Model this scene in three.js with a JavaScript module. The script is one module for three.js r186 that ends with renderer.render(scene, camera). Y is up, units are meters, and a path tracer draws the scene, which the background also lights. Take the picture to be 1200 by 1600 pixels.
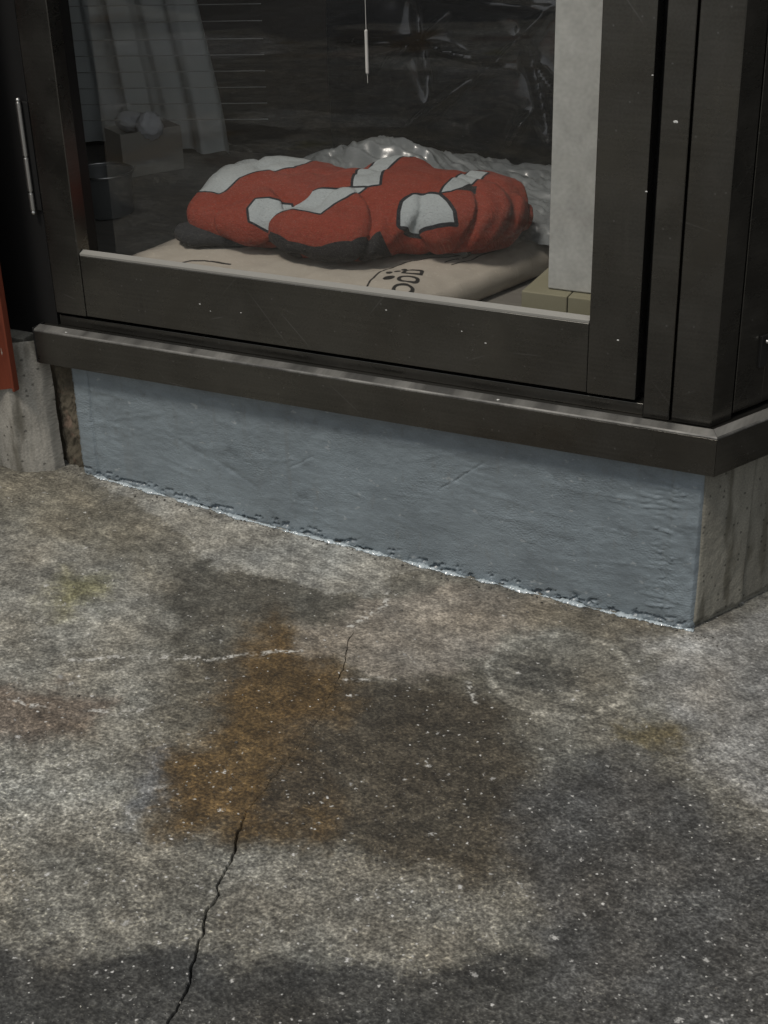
import * as THREE from 'three';
import { RoundedBoxGeometry } from 'three/addons/geometries/RoundedBoxGeometry.js';
import { mergeGeometries, mergeVertices } from 'three/addons/utils/BufferGeometryUtils.js';

// ---------------------------------------------------------------- camera, sky, sun, exposure
const scene = new THREE.Scene();
const camera = new THREE.PerspectiveCamera(38.56, 768 / 1024, 0.05, 400);
camera.position.set(0.4281, 1.2678, 1.9923);
camera.up.set(-0.1774, 0.8852, -0.4301);
camera.lookAt(0.4281 - 0.3882, 1.2678 - 0.4646, 1.9923 - 0.7959);
scene.add(camera);

const renderer = new THREE.WebGLRenderer({ antialias: true });
renderer.setSize(768, 1024);
renderer.toneMapping = THREE.LinearToneMapping;
renderer.toneMappingExposure = 1.2;
renderer.shadowMap.enabled = true;

{ // overcast sky: brighter overhead than at the horizon, the same all round
  const W = 64, H = 32, d = new Float32Array(W * H * 4);
  for (let j = 0; j < H; j++) for (let i = 0; i < W; i++) {
    const el = ((j + 0.5) / H - 0.5) * Math.PI, s = Math.max(0, Math.sin(el));
    const L = 0.66 * (1 + 2 * s) / 3, k = (j * W + i) * 4;
    d[k] = L * 0.95; d[k + 1] = L * 0.99; d[k + 2] = L * 1.04; d[k + 3] = 1;
  }
  const t = new THREE.DataTexture(d, W, H, THREE.RGBAFormat, THREE.FloatType);
  t.mapping = THREE.EquirectangularReflectionMapping; t.magFilter = t.minFilter = THREE.LinearFilter; t.needsUpdate = true;
  scene.background = t; scene.environment = t;
}
const sun = new THREE.DirectionalLight(0xfff6ea, 1.5);
sun.position.set(-1.3, 6, 3.4); sun.target.position.set(-0.5, 0.2, 0);
sun.castShadow = true; sun.shadow.radius = 22; sun.shadow.mapSize.set(2048, 2048);
Object.assign(sun.shadow.camera, { left: -4, right: 4, top: 4, bottom: -4, near: 0.5, far: 20 });
scene.add(sun, sun.target);

// ---------------------------------------------------------------- noise and small helpers
function rng(seed) { let a = seed >>> 0; return () => { a = (a + 0x6D2B79F5) >>> 0; let t = Math.imul(a ^ (a >>> 15), 1 | a); t = (t + Math.imul(t ^ (t >>> 7), 61 | t)) ^ t; return ((t ^ (t >>> 14)) >>> 0) / 4294967296; }; }
const PERM = new Uint8Array(512), GX = new Float32Array(256), GY = new Float32Array(256);
{ const r = rng(7), p = [...Array(256).keys()]; for (let i = 255; i > 0; i--) { const j = Math.floor(r() * (i + 1)); [p[i], p[j]] = [p[j], p[i]]; }
  for (let i = 0; i < 512; i++) PERM[i] = p[i & 255];
  for (let i = 0; i < 256; i++) { const a = r() * 6.2832; GX[i] = Math.cos(a); GY[i] = Math.sin(a); } }
function pn(x, y) { // gradient noise, about -0.7..0.7
  const xi = Math.floor(x), yi = Math.floor(y), fx = x - xi, fy = y - yi, X = xi & 255, Y = yi & 255;
  const u = fx * fx * fx * (fx * (fx * 6 - 15) + 10), v = fy * fy * fy * (fy * (fy * 6 - 15) + 10);
  const a = PERM[PERM[X] + Y], b = PERM[PERM[X + 1] + Y], c = PERM[PERM[X] + Y + 1], d = PERM[PERM[X + 1] + Y + 1];
  const n0 = GX[a] * fx + GY[a] * fy, n1 = GX[b] * (fx - 1) + GY[b] * fy, n2 = GX[c] * fx + GY[c] * (fy - 1), n3 = GX[d] * (fx - 1) + GY[d] * (fy - 1);
  return (n0 + u * (n1 - n0)) + v * ((n2 + u * (n3 - n2)) - (n0 + u * (n1 - n0)));
}
function fbm(x, y, o) { let s = 0, a = 1, f = 1; for (let i = 0; i < o; i++) { s += a * pn(x * f + i * 17.3, y * f - i * 9.1); a *= 0.5; f *= 2.03; } return s; }
function hash2(i, j) { return PERM[PERM[i & 255] + (j & 255)] / 255; }
const clamp = (x, a = 0, b = 1) => Math.min(b, Math.max(a, x));
const sstep = (a, b, x) => { const t = clamp((x - a) / (b - a)); return t * t * (3 - 2 * t); };
const lerp = (a, b, t) => a + (b - a) * t;
const toS = (l) => { l = clamp(l); return 255 * (l <= 0.0031308 ? 12.92 * l : 1.055 * Math.pow(l, 1 / 2.4) - 0.055); };
const SLUT = new Uint8Array(4097); for (let i = 0; i <= 4096; i++) SLUT[i] = Math.round(toS(i / 4096));
const S8 = (l) => SLUT[(clamp(l) * 4096) | 0];

function dataTex(w, h, fill, srgb) {
  const d = new Uint8Array(w * h * 4); fill(d, w, h);
  const t = new THREE.DataTexture(d, w, h, THREE.RGBAFormat, THREE.UnsignedByteType);
  t.magFilter = THREE.LinearFilter; t.minFilter = THREE.LinearMipmapLinearFilter; t.generateMipmaps = true;
  t.wrapS = t.wrapT = THREE.MirroredRepeatWrapping; t.anisotropy = 8;
  if (srgb) t.colorSpace = THREE.SRGBColorSpace;
  t.needsUpdate = true; return t;
}
// uv in metres, by the way each face points (pieces of real size share one texture scale)
function boxUV(g, per = 1) {
  if (g.index) g = g.toNonIndexed();
  const p = g.attributes.position, uv = new Float32Array(p.count * 2), a = new THREE.Vector3(), b = new THREE.Vector3(), c = new THREE.Vector3();
  for (let i = 0; i < p.count; i += 3) {
    a.fromBufferAttribute(p, i); b.fromBufferAttribute(p, i + 1); c.fromBufferAttribute(p, i + 2);
    const n = b.clone().sub(a).cross(c.clone().sub(a)), ax = Math.abs(n.x), ay = Math.abs(n.y), az = Math.abs(n.z);
    [a, b, c].forEach((v, k) => { let s, t; if (az >= ax && az >= ay) { s = v.x; t = v.y; } else if (ax >= ay) { s = v.z + 0.37; t = v.y; } else { s = v.x; t = v.z + 0.61; }
      uv[(i + k) * 2] = s / per; uv[(i + k) * 2 + 1] = t / per; });
  }
  g.setAttribute('uv', new THREE.BufferAttribute(uv, 2)); return g;
}
function mesh(name, g, m, parent) { const o = new THREE.Mesh(g, m); o.name = name; o.castShadow = o.receiveShadow = true; (parent || scene).add(o); return o; }
function thing(name, label, category, group) { const o = new THREE.Group(); o.name = name; o.userData = { label, category, kind: 'thing' }; if (group) o.userData.group = group; scene.add(o); return o; }
function tag(o, label, category, group) { o.userData.label = label; o.userData.category = category; if (group) o.userData.group = group; return o; }
function struct(o) { o.userData.kind = 'structure'; return o; }
function boxG(x0, x1, y0, y1, z0, z1, r = 0.0012) {
  r = Math.min(r, (x1 - x0) / 3, (y1 - y0) / 3, (z1 - z0) / 3);
  const g = new RoundedBoxGeometry(x1 - x0, y1 - y0, z1 - z0, 2, r); g.translate((x0 + x1) / 2, (y0 + y1) / 2, (z0 + z1) / 2); return g;
}
// flat-faced prism: outline pts [[a,b]...] (counter-clockwise), pushed along the third axis from e0(a,b) to e1(a,b); place(a,b,e) -> [x,y,z]
function prism(pts, e0, e1, place) {
  const P = [], n = pts.length, f0 = typeof e0 === 'function' ? e0 : () => e0, f1 = typeof e1 === 'function' ? e1 : () => e1;
  const lo = pts.map(([a, b]) => place(a, b, f0(a, b))), hi = pts.map(([a, b]) => place(a, b, f1(a, b)));
  for (let i = 0; i < n; i++) { const j = (i + 1) % n; P.push(lo[i], lo[j], hi[j], lo[i], hi[j], hi[i]); }
  for (const t of THREE.ShapeUtils.triangulateShape(pts.map(q => new THREE.Vector2(...q)), [])) { P.push(hi[t[0]], hi[t[1]], hi[t[2]]); P.push(lo[t[2]], lo[t[1]], lo[t[0]]); }
  const g = new THREE.BufferGeometry(); g.setAttribute('position', new THREE.Float32BufferAttribute(P.flat(), 3)); g.computeVertexNormals(); return g;
}
function chamfer(pts, c) { const out = [], n = pts.length; for (let i = 0; i < n; i++) { const p = pts[i], a = pts[(i + n - 1) % n], b = pts[(i + 1) % n];
  for (const q of [a, b]) { const dx = q[0] - p[0], dy = q[1] - p[1], l = Math.hypot(dx, dy), k = Math.min(c, l / 3) / l; out.push([p[0] + dx * k, p[1] + dy * k]); } } return out; }
const upright = (pts, y0, y1) => prism(pts, y0, y1, (x, mz, y) => [x, y, -mz]);   // plan outline given as (x, -z)
// surface of (u,v) in 0..1
function sheet(nu, nv, fn, closeU = false) {
  const P = [], U = [], I = [];
  for (let j = 0; j <= nv; j++) for (let i = 0; i <= nu; i++) { const p = fn(i / nu, j / nv); P.push(p[0], p[1], p[2]); U.push(p.length > 3 ? p[3] : i / nu, p.length > 3 ? p[4] : j / nv); }
  for (let j = 0; j < nv; j++) for (let i = 0; i < nu; i++) { const a = j * (nu + 1) + i, b = a + 1, c = a + nu + 1, d = c + 1; I.push(a, b, d, a, d, c); }
  const g = new THREE.BufferGeometry(); g.setAttribute('position', new THREE.Float32BufferAttribute(P, 3)); g.setAttribute('uv', new THREE.Float32BufferAttribute(U, 2)); g.setIndex(I); g.computeVertexNormals(); return g;
}
// closed surface of a distance field (surface nets)
function nets(fn, lo, hi, c) {
  const n = [0, 1, 2].map(k => Math.ceil((hi[k] - lo[k]) / c) + 1), F = new Float32Array(n[0] * n[1] * n[2]), id = (i, j, k) => (k * n[1] + j) * n[0] + i;
  for (let k = 0; k < n[2]; k++) for (let j = 0; j < n[1]; j++) for (let i = 0; i < n[0]; i++) F[id(i, j, k)] = fn(lo[0] + i * c, lo[1] + j * c, lo[2] + k * c);
  const V = new Int32Array(F.length).fill(-1), P = [], I = [];
  for (let k = 0; k < n[2] - 1; k++) for (let j = 0; j < n[1] - 1; j++) for (let i = 0; i < n[0] - 1; i++) {
    let m = 0, sx = 0, sy = 0, sz = 0; const v = [];
    for (let q = 0; q < 8; q++) v.push(F[id(i + (q & 1), j + (q >> 1 & 1), k + (q >> 2))]);
    for (let q = 0; q < 8; q++) for (const b of [1, 2, 4]) if (!(q & b)) { const a0 = v[q], a1 = v[q | b]; if ((a0 < 0) !== (a1 < 0)) { const t = a0 / (a0 - a1); m++; sx += (q & 1) + (b === 1 ? t : 0); sy += (q >> 1 & 1) + (b === 2 ? t : 0); sz += (q >> 2) + (b === 4 ? t : 0); } }
    if (m) { V[id(i, j, k)] = P.length / 3; P.push(lo[0] + (i + sx / m) * c, lo[1] + (j + sy / m) * c, lo[2] + (k + sz / m) * c); }
  }
  const quad = (a, b, d, e, flip) => flip ? I.push(a, d, b, a, e, d) : I.push(a, b, d, a, d, e);
  for (let k = 1; k < n[2] - 1; k++) for (let j = 1; j < n[1] - 1; j++) for (let i = 1; i < n[0] - 1; i++) {
    const f0 = F[id(i, j, k)];
    if ((f0 < 0) !== (F[id(i + 1, j, k)] < 0)) quad(V[id(i, j - 1, k - 1)], V[id(i, j, k - 1)], V[id(i, j, k)], V[id(i, j - 1, k)], !(f0 < 0));
    if ((f0 < 0) !== (F[id(i, j + 1, k)] < 0)) quad(V[id(i - 1, j, k - 1)], V[id(i - 1, j, k)], V[id(i, j, k)], V[id(i, j, k - 1)], !(f0 < 0));
    if ((f0 < 0) !== (F[id(i, j, k + 1)] < 0)) quad(V[id(i - 1, j - 1, k)], V[id(i, j - 1, k)], V[id(i, j, k)], V[id(i - 1, j, k)], !(f0 < 0));
  }
  const g = new THREE.BufferGeometry(); g.setAttribute('position', new THREE.Float32BufferAttribute(P, 3)); g.setIndex(I); g.computeVertexNormals(); return g;
}
function topUV(g, x0, z0, size, slope = .8) { const p = g.attributes.position, u = new Float32Array(p.count * 2); for (let i = 0; i < p.count; i++) { u[i * 2] = (p.getX(i) - x0) / size; u[i * 2 + 1] = (p.getZ(i) - slope * (p.getY(i) - .53) - z0) / size; } g.setAttribute('uv', new THREE.BufferAttribute(u, 2)); return g; }

// ---------------------------------------------------------------- ground
const gBase = (x) => { const c = clamp(x, -1.5, 0.27); return 0.032 * c * c - 0.0173 * c; };
const GX0 = -1.42, GZ0 = -0.5, GS = 1.8;            // the patch of concrete in view, in metres
// stains, repairs and a dark near edge of the old concrete, outlines measured on the ground: [outline, albedo, edge softness, strength]
const GROUND_PATCHES = [
  [[[-1.3, .2], [-1.03, .17], [-.84, .23], [-.73, .39], [-.62, .61], [-.55, .77], [-.57, .85], [-.7, .93], [-1.2, .9]], [.205, .2, .175], .05, .95],
  [[[-1.3, .02], [-1.12, .04], [-.93, .12], [-.86, .25], [-1.0, .22], [-1.2, .25], [-1.4, .25]], [.165, .152, .118], .05, .8],
  [[[-1.169, -.1], [-.949, -.1], [-.523, -.1], [-.47, .003], [-.513, .071], [-.502, .15], [-.571, .147], [-.675, .156], [-.767, .17], [-.806, .167], [-.864, .114], [-.988, .067], [-1.121, .034]], [.232, .228, .205], .012, 1],
  [[[-.85, .19], [-.76, .17], [-.49, .17], [-.496, .238], [-.575, .28], [-.53, .34], [-.37, .33], [-.28, .21], [-.135, .36], [-.055, .60], [-.14, .67], [-.3, .71], [-.5, .785], [-.6, .67], [-.66, .52], [-.735, .4]], [.092, .086, .069], .035, .9],
  [[[-.836, .16], [-.763, .175], [-.672, .161], [-.568, .152], [-.489, .171], [-.496, .238], [-.564, .273], [-.605, .344], [-.707, .388], [-.773, .33], [-.822, .223]], [.088, .084, .07], .012, .95],
  [[[-.57, .28], [-.48, .12], [-.40, .03], [-.25, .0], [-.2, .06], [-.27, .14], [-.276, .199], [-.311, .294], [-.371, .326], [-.449, .333], [-.526, .323]], [.2, .18, .152], .018, .9],
  [[[-.3, .02], [-.05, -.03], [.02, .0], [-.02, .1], [-.1, .08], [-.25, .1]], [.135, .12, .092], .03, .8],
  [[[-.425, .349], [-.29, .3], [-.2, .34], [-.09, .46], [-.02, .6], [-.1, .69], [-.253, .7], [-.327, .701], [-.406, .712], [-.456, .634], [-.432, .56], [-.457, .473]], [.052, .045, .033], .03, 1],
  [[[-.637, .225], [-.543, .312], [-.418, .374], [-.406, .43], [-.45, .487], [-.409, .565], [-.331, .618], [-.299, .691], [-.38, .72], [-.499, .783], [-.594, .633], [-.551, .587], [-.60, .45], [-.627, .336]], [.082, .0505, .0175], .045, .9],
  [[[-.44, .58], [-.39, .56], [-.33, .62], [-.34, .69], [-.42, .69]], [.05, .042, .03], .02, .85],
  [[[.0, -.003], [.098, -.12], [.4, -.2], [.4, .35], [.211, .43], [.139, .37], [.04, .237], [-.03, .161]], [.195, .194, .186], .04, .9],
  [[[-.118, .502], [-.03, .352], [.079, .381], [.173, .442], [.25, .46], [.4, .6], [.4, 1.4], [.063, 1.3], [.004, .758], [-.048, .66]], [.062, .0615, .0585], .04, 1],
  [[[-.39, .765], [-.248, .71], [-.118, .685], [-.06, .71], [-.03, .748], [-.082, .809], [-.146, .85], [-.242, .861], [-.326, .905], [-.375, .843]], [.15, .142, .12], .018, .95],
  [[[-.85, 1.2], [-.6, 1.04], [-.456, .988], [-.366, .921], [-.316, .931], [-.142, .859], [-.078, .818], [.024, .771], [.1, .9], [.1, 1.4], [-.85, 1.4]], [.042, .0415, .038], .02, 1],  // darker area across the near edge
  [[[-.912, .613], [-.808, .566], [-.727, .576], [-.719, .658], [-.821, .728], [-1.0, .8]], [.115, .093, .074], .03, .9],
  [[[-.976, .377], [-.991, .295], [-.923, .291], [-.901, .368], [-.929, .415]], [.165, .15, .055], .04, .65],
  [[[-.61, .69], [-.6, .62], [-.53, .74], [-.56, .78]], [.115, .122, .13], .02, .7],
  [[[-.02, .3], [.03, .26], [.05, .31], [.01, .34]], [.13, .1, .035], .02, .6],
  [[[-.078, .066], [-.0, .01], [.05, .048], [.014, .141], [-.016, .15]], [.36, .355, .335], .03, .5],
  [[[-.78, .21], [-.62, .19], [-.6, .24], [-.74, .27]], [.08, .077, .065], .02, .5],
];
const LOW = 480, lowR = new Float32Array(LOW * LOW), lowG = new Float32Array(LOW * LOW), lowB = new Float32Array(LOW * LOW), lowS = new Float32Array(LOW * LOW);
{
  lowR.fill(0.138); lowG.fill(0.132); lowB.fill(0.112);
  for (const [poly, col, soft, str] of GROUND_PATCHES) {
    let x0 = 9, x1 = -9, z0 = 9, z1 = -9; for (const [x, z] of poly) { x0 = Math.min(x0, x); x1 = Math.max(x1, x); z0 = Math.min(z0, z); z1 = Math.max(z1, z); }
    for (let j = 0; j < LOW; j++) { const z = GZ0 + (j + .5) / LOW * GS; if (z < z0 - soft || z > z1 + soft) continue;
      for (let i = 0; i < LOW; i++) { const x = GX0 + (i + .5) / LOW * GS; if (x < x0 - soft || x > x1 + soft) continue;
        let d = 9, inside = false;
        for (let a = 0, b = poly.length - 1; a < poly.length; b = a++) { const [ax, az] = poly[a], [bx, bz] = poly[b];
          if ((az > z) !== (bz > z) && x < (bx - ax) * (z - az) / (bz - az) + ax) inside = !inside;
          const ex = bx - ax, ez = bz - az, t = clamp(((x - ax) * ex + (z - az) * ez) / (ex * ex + ez * ez)); d = Math.min(d, Math.hypot(x - ax - t * ex, z - az - t * ez)); }
        const w = str * sstep(soft, -soft, inside ? -d : d); if (w <= 0) continue; const k = j * LOW + i;
        lowR[k] = lerp(lowR[k], col[0], w); lowG[k] = lerp(lowG[k], col[1], w); lowB[k] = lerp(lowB[k], col[2], w);
      } }
  }
}
const CRACK = [[-.506, .0], [-.486, .103], [-.49, .193], [-.484, .262], [-.455, .342], [-.432, .461], [-.426, .589], [-.423, .692], [-.41, .742], [-.399, .764], [-.386, .828], [-.377, .839], [-.375, .873], [-.364, .897], [-.344, .956], [-.333, .983], [-.325, 1.021], [-.323, 1.04], [-.3, 1.12], [-.28, 1.3]];
function crackX(z) { if (z <= CRACK[0][1]) return CRACK[0][0]; for (let i = 1; i < CRACK.length; i++) if (z <= CRACK[i][1]) { const [x0, z0] = CRACK[i - 1], [x1, z1] = CRACK[i]; return lerp(x0, x1, (z - z0) / (z1 - z0)) + 0.0035 * fbm(z * 60, 3.3, 3); } return CRACK[CRACK.length - 1][0]; }
const crackDepth = (z) => z < 0.24 ? 0.0006 : z < 0.36 ? 0.0035 : z < 0.69 ? 0.0012 : 0.009 * sstep(0.66, 0.76, z);
const crackWide = (z) => (z < 0.69 ? 0.5 : 0.78) * (0.85 + 0.7 * pn(z * 45, 8.8));
const RING = [-.153, .2];
function ringH(x, z) { // trowelled round patch with a rim
  const wob = 0.004 * fbm(x * 18, z * 18, 2), r = Math.hypot(x - RING[0], z - RING[1]) + wob;
  const g = (c, w) => Math.exp(-(((r - c) / w) ** 2)), m = 0.55 + 0.9 * pn(x * 14 + 5, z * 14);
  return (-0.0035 * g(0.121, 0.0035) + 0.0022 * g(0.111, 0.006) - 0.002 * g(0.098, 0.003) - 0.001 * g(0.088, 0.0025)) * clamp(m, 0.1, 1.3);
}
function groundMed(x, z) { return 0.0035 * fbm(x * 4.5, z * 4.5, 3) - .003 * sstep(.1, .02, Math.hypot(x - RING[0], z - RING[1])) + 0.0009 * fbm(x * 60, z * 60, 2); }
const groundH = (x, z) => gBase(x) + groundMed(x, z) * sstep(3, 1.2, Math.hypot(x + .5, z - .4));

const WHITE_LINES = [[[-.837, .51], [-.766, .459], [-.7, .43], [-.64, .402], [-.595, .363], [-.536, .325]], [[-.49, .103], [-.478, .15], [-.492, .2], [-.5, .23]], [[-.44, .36], [-.40, .335]], [[-.74, .60], [-.70, .59], [-.67, .56]], [[-.86, .64], [-.80, .62]], [[-.27, .29], [-.24, .33]]];
const gTexN = 2048; let gCol, gBump;
{
  const lineD = (x, z) => { let d = 1; for (const L of WHITE_LINES) for (let a = 1; a < L.length; a++) { const [ax, az] = L[a - 1], [bx, bz] = L[a], ex = bx - ax, ez = bz - az, t = clamp(((x - ax) * ex + (z - az) * ez) / (ex * ex + ez * ez)); const q = Math.hypot(x - ax - t * ex, z - az - t * ez); if (q < d) d = q; } return d; };
  const lineLow = new Float32Array(LOW * LOW); for (let j = 0; j < LOW; j++) for (let i = 0; i < LOW; i++) lineLow[j * LOW + i] = lineD(GX0 + (i + .5) / LOW * GS, GZ0 + (j + .5) / LOW * GS);
  const bd = new Uint8Array(gTexN * gTexN * 4);
  gCol = dataTex(gTexN, gTexN, (d, w, h) => {
    for (let j = 0; j < h; j++) for (let i = 0; i < w; i++) {
      const x = GX0 + (i + .5) / w * GS, z = GZ0 + (j + .5) / h * GS;
      const wx = 0.034 * fbm(x * 16, z * 16 + 40, 4) + 0.012 * pn(x * 110, z * 110), wz = 0.034 * fbm(x * 16 + 90, z * 16, 4) + 0.012 * pn(x * 110 + 7, z * 110 + 50);
      const u = clamp((x + wx - GX0) / GS * LOW - .5, 0, LOW - 1.01), v = clamp((z + wz - GZ0) / GS * LOW - .5, 0, LOW - 1.01), iu = u | 0, iv = v | 0, fu = u - iu, fv = v - iv, k0 = iv * LOW + iu;
      const bl = (A) => (A[k0] * (1 - fu) + A[k0 + 1] * fu) * (1 - fv) + (A[k0 + LOW] * (1 - fu) + A[k0 + LOW + 1] * fu) * fv;
      let r = bl(lowR), g = bl(lowG), b = bl(lowB);
      const far = sstep(-.1, .75, z + x * .25);                            // the surface is more worn towards the street: coarser grit shows
      const m = Math.exp(0.5 * fbm(x * 11, z * 11, 4) + 0.6 * fbm(x * 38 + 3, z * 38, 3));
      const n1 = pn(x * 210, z * 210), n2 = pn(x * 430 + 31, z * 430), n3 = pn(x * 95 + 13, z * 95);
      const amp = 0.42 + 0.2 * far;
      const gr = Math.exp(amp * (1.9 * n1 + 1.3 * n2 + 1.15 * n3));
      const tx = x * .94 + z * .34, tz = z * .94 - x * .34, trow = fbm(tx * 9, tz * 85, 3) * clamp(.55 + 1.2 * fbm(x * 4 + 8, z * 4, 2));
      const rr = Math.hypot(x - RING[0], z - RING[1]) + 0.006 * fbm(x * 25, z * 25, 2);
      if (rr < .15) { const q = sstep(.075, .02, Math.hypot(x + .17, z - .215) + .02 * n3), ri = Math.exp(-(((rr - .111) / .0075) ** 2)) * clamp(.7 + 1.3 * pn(x * 13 + 2, z * 13)) * clamp(.5 + 1.5 * fbm(x * 70, z * 70, 3)); r = lerp(lerp(r, .055, q * .85), .38, ri * .9); g = lerp(lerp(g, .055, q * .85), .365, ri * .9); b = lerp(lerp(b, .05, q * .85), .315, ri * .9); }
      const tint = 0.06 * fbm(x * 7 + 50, z * 7, 3);
      const mg = m * gr * (1 + .3 * trow); r *= mg * (1 + tint); g *= mg; b *= mg * (1 - tint * 1.3);
      // pale grit and dark pits
      let bump = 0.5 + 0.11 * n1 + 0.11 * n2 + 0.07 * n3 + .1 * trow + clamp(ringH(x, z) / .006, -.45, .45);
      const ag = sstep(.22, .5, pn(x * 190 + 41, z * 190) + .5 * pn(x * 400, z * 400 + 12)), ad = (.25 + .75 * far) * clamp(.65 + fbm(x * 14 + 31, z * 14, 3)); r *= 1 + 1.15 * ag * ad; g *= 1 + 1.12 * ag * ad; b *= 1 + 1.0 * ag * ad; bump += .1 * ag * ad;
      const cl = .5 + 1.1 * fbm(x * 22 + 70, z * 22, 3), s1 = pn(x * 330 + 5, z * 330) + .7 * pn(x * 610, z * 610 + 8), s2 = pn(x * 150 + 60, z * 150 + 9) + .35 * n2;
      const q1 = sstep(.62 - .14 * far * cl, .84, s1) * (.35 + .65 * far), q2 = sstep(.56, .66, s2 - .06 * (1 - cl)) * clamp(cl), pv = .26 + .3 * clamp(.5 + n3 * 1.5);
      const qw = clamp(Math.max(q1, q2) * .9); r = lerp(r, pv, qw); g = lerp(g, pv * .985, qw); b = lerp(b, pv * .93, qw); bump += .1 * qw;
      for (const [cell, sz] of [[.0095, .2], [.016, .17], [.034, .13]]) { const ci = Math.floor(x / cell), cj = Math.floor(z / cell), h1 = hash2(ci + 300, cj + 7), h2 = hash2(ci + 11, cj + 57), h3 = hash2(ci + 77, cj + 5);
        if (h1 < (.035 + .085 * far) * clamp(cl + .15, .1, 1.4)) { const px = (ci + .2 + .6 * h2) * cell, pz = (cj + .2 + .6 * h3) * cell, a = h1 * 90, dx = x - px, dz = z - pz, c0 = Math.cos(a), s0 = Math.sin(a), dd = Math.hypot((c0 * dx - s0 * dz) * (.6 + .5 * h3), (s0 * dx + c0 * dz) * 1.25) + cell * .16 * n2 + cell * .1 * n1, q = sstep(cell * sz * (.6 + .6 * h2), cell * sz * .35, dd) * .95, v0 = .28 + .42 * h3;
          r = lerp(r, v0, q); g = lerp(g, v0 * .985, q); b = lerp(b, v0 * .94, q); bump += .16 * q; } }
      const q3 = sstep(.56, .72, pn(x * 260 + 90, z * 260 + 17) + .45 * pn(x * 120, z * 120 + 44)); bump -= .25 * q3; r *= 1 - .45 * q3; g *= 1 - .45 * q3; b *= 1 - .45 * q3;
      const lu = clamp((x + .006 * n3 - GX0) / GS * LOW - .5, 0, LOW - 1.01), lv = clamp((z + .008 * pn(x * 30, z * 30) - GZ0) / GS * LOW - .5, 0, LOW - 1.01), l0 = (lv | 0) * LOW + (lu | 0), la = lu - (lu | 0), lb = lv - (lv | 0);
      const ld = (lineLow[l0] * (1 - la) + lineLow[l0 + 1] * la) * (1 - lb) + (lineLow[l0 + LOW] * (1 - la) + lineLow[l0 + LOW + 1] * la) * lb;
      if (ld < .014) { const q = sstep(.0062, .0015, ld + .003 * n3 + .003 * n1) * clamp(.65 + 1.5 * pn(x * 34, z * 34 + 9)) + sstep(.014, .002, ld) * .2 * clamp(.4 + n1 * 2),  q2l = clamp(q * 1.4 * clamp(.45 + 2.4 * fbm(x * 90, z * 90 + 3, 3))) * .9, q3l = q2l * clamp(.75 + 1.1 * n1 + 1.1 * n2); r = lerp(r, .58, q3l); g = lerp(g, .57, q3l); b = lerp(b, .53, q3l); }
      const k = (j * w + i) * 4; d[k] = S8(r); d[k + 1] = S8(g); d[k + 2] = S8(b); d[k + 3] = 255;
      bd[k] = bd[k + 1] = bd[k + 2] = 255 * clamp(bump); bd[k + 3] = 255;
    }
  }, true);
  gBump = dataTex(gTexN, gTexN, (d) => d.set(bd));
}
{
  const X0 = -.42, xs = [], zs = []; for (let x = GX0; x < .4; x += .006) if (Math.abs(x - X0) > .0062) xs.push(x);
  for (const o of [-.0045, -.0026, -.0016, -.0007, .0007, .0016, .0026, .0045]) xs.push(X0 + o);
  for (let z = GZ0; z < 1.32; z += .0045) zs.push(z);
  for (let s = .02, x = GX0, y = .4, a = GZ0, b = 1.32; y < 60; s *= 1.35) { x -= s; y += s; a -= s; b += s; xs.push(x, y); zs.push(a, b); }
  xs.sort((a, b) => a - b); zs.sort((a, b) => a - b);
  const P = [], U = [], I = [];
  for (const z of zs) { const cx = crackX(z), cd = crackDepth(z) * sstep(1.34, 1.3, z) * (z > .0 ? 1 : 0), cw = crackWide(z);
    for (const X of xs) { const o = X - X0, fall = sstep(.32, .0, Math.abs(o)); let x, dep = 0;
      if (Math.abs(o) < .005) { x = cx + o * cw; dep = Math.abs(o) < .001 ? 1 : Math.abs(o) < .002 ? .55 : Math.abs(o) < .003 ? .06 : 0; } else x = X + (cx - X0) * fall;
      P.push(x, groundH(x, z) - dep * cd, z); U.push((x - GX0) / GS, (z - GZ0) / GS); } }
  const nx = xs.length; for (let j = 0; j < zs.length - 1; j++) for (let i = 0; i < nx - 1; i++) { const a = j * nx + i; I.push(a, a + nx, a + nx + 1, a, a + nx + 1, a + 1); }
  const g = new THREE.BufferGeometry(); g.setAttribute('position', new THREE.Float32BufferAttribute(P, 3)); g.setAttribute('uv', new THREE.Float32BufferAttribute(U, 2)); g.setIndex(I); g.computeVertexNormals();
  const m = new THREE.MeshStandardMaterial({ map: gCol, bumpMap: gBump, bumpScale: 0.0045, roughness: 0.82 });
  struct(mesh('ground', g, m)).userData.label = 'old stained and cracked concrete paving';
}

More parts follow.
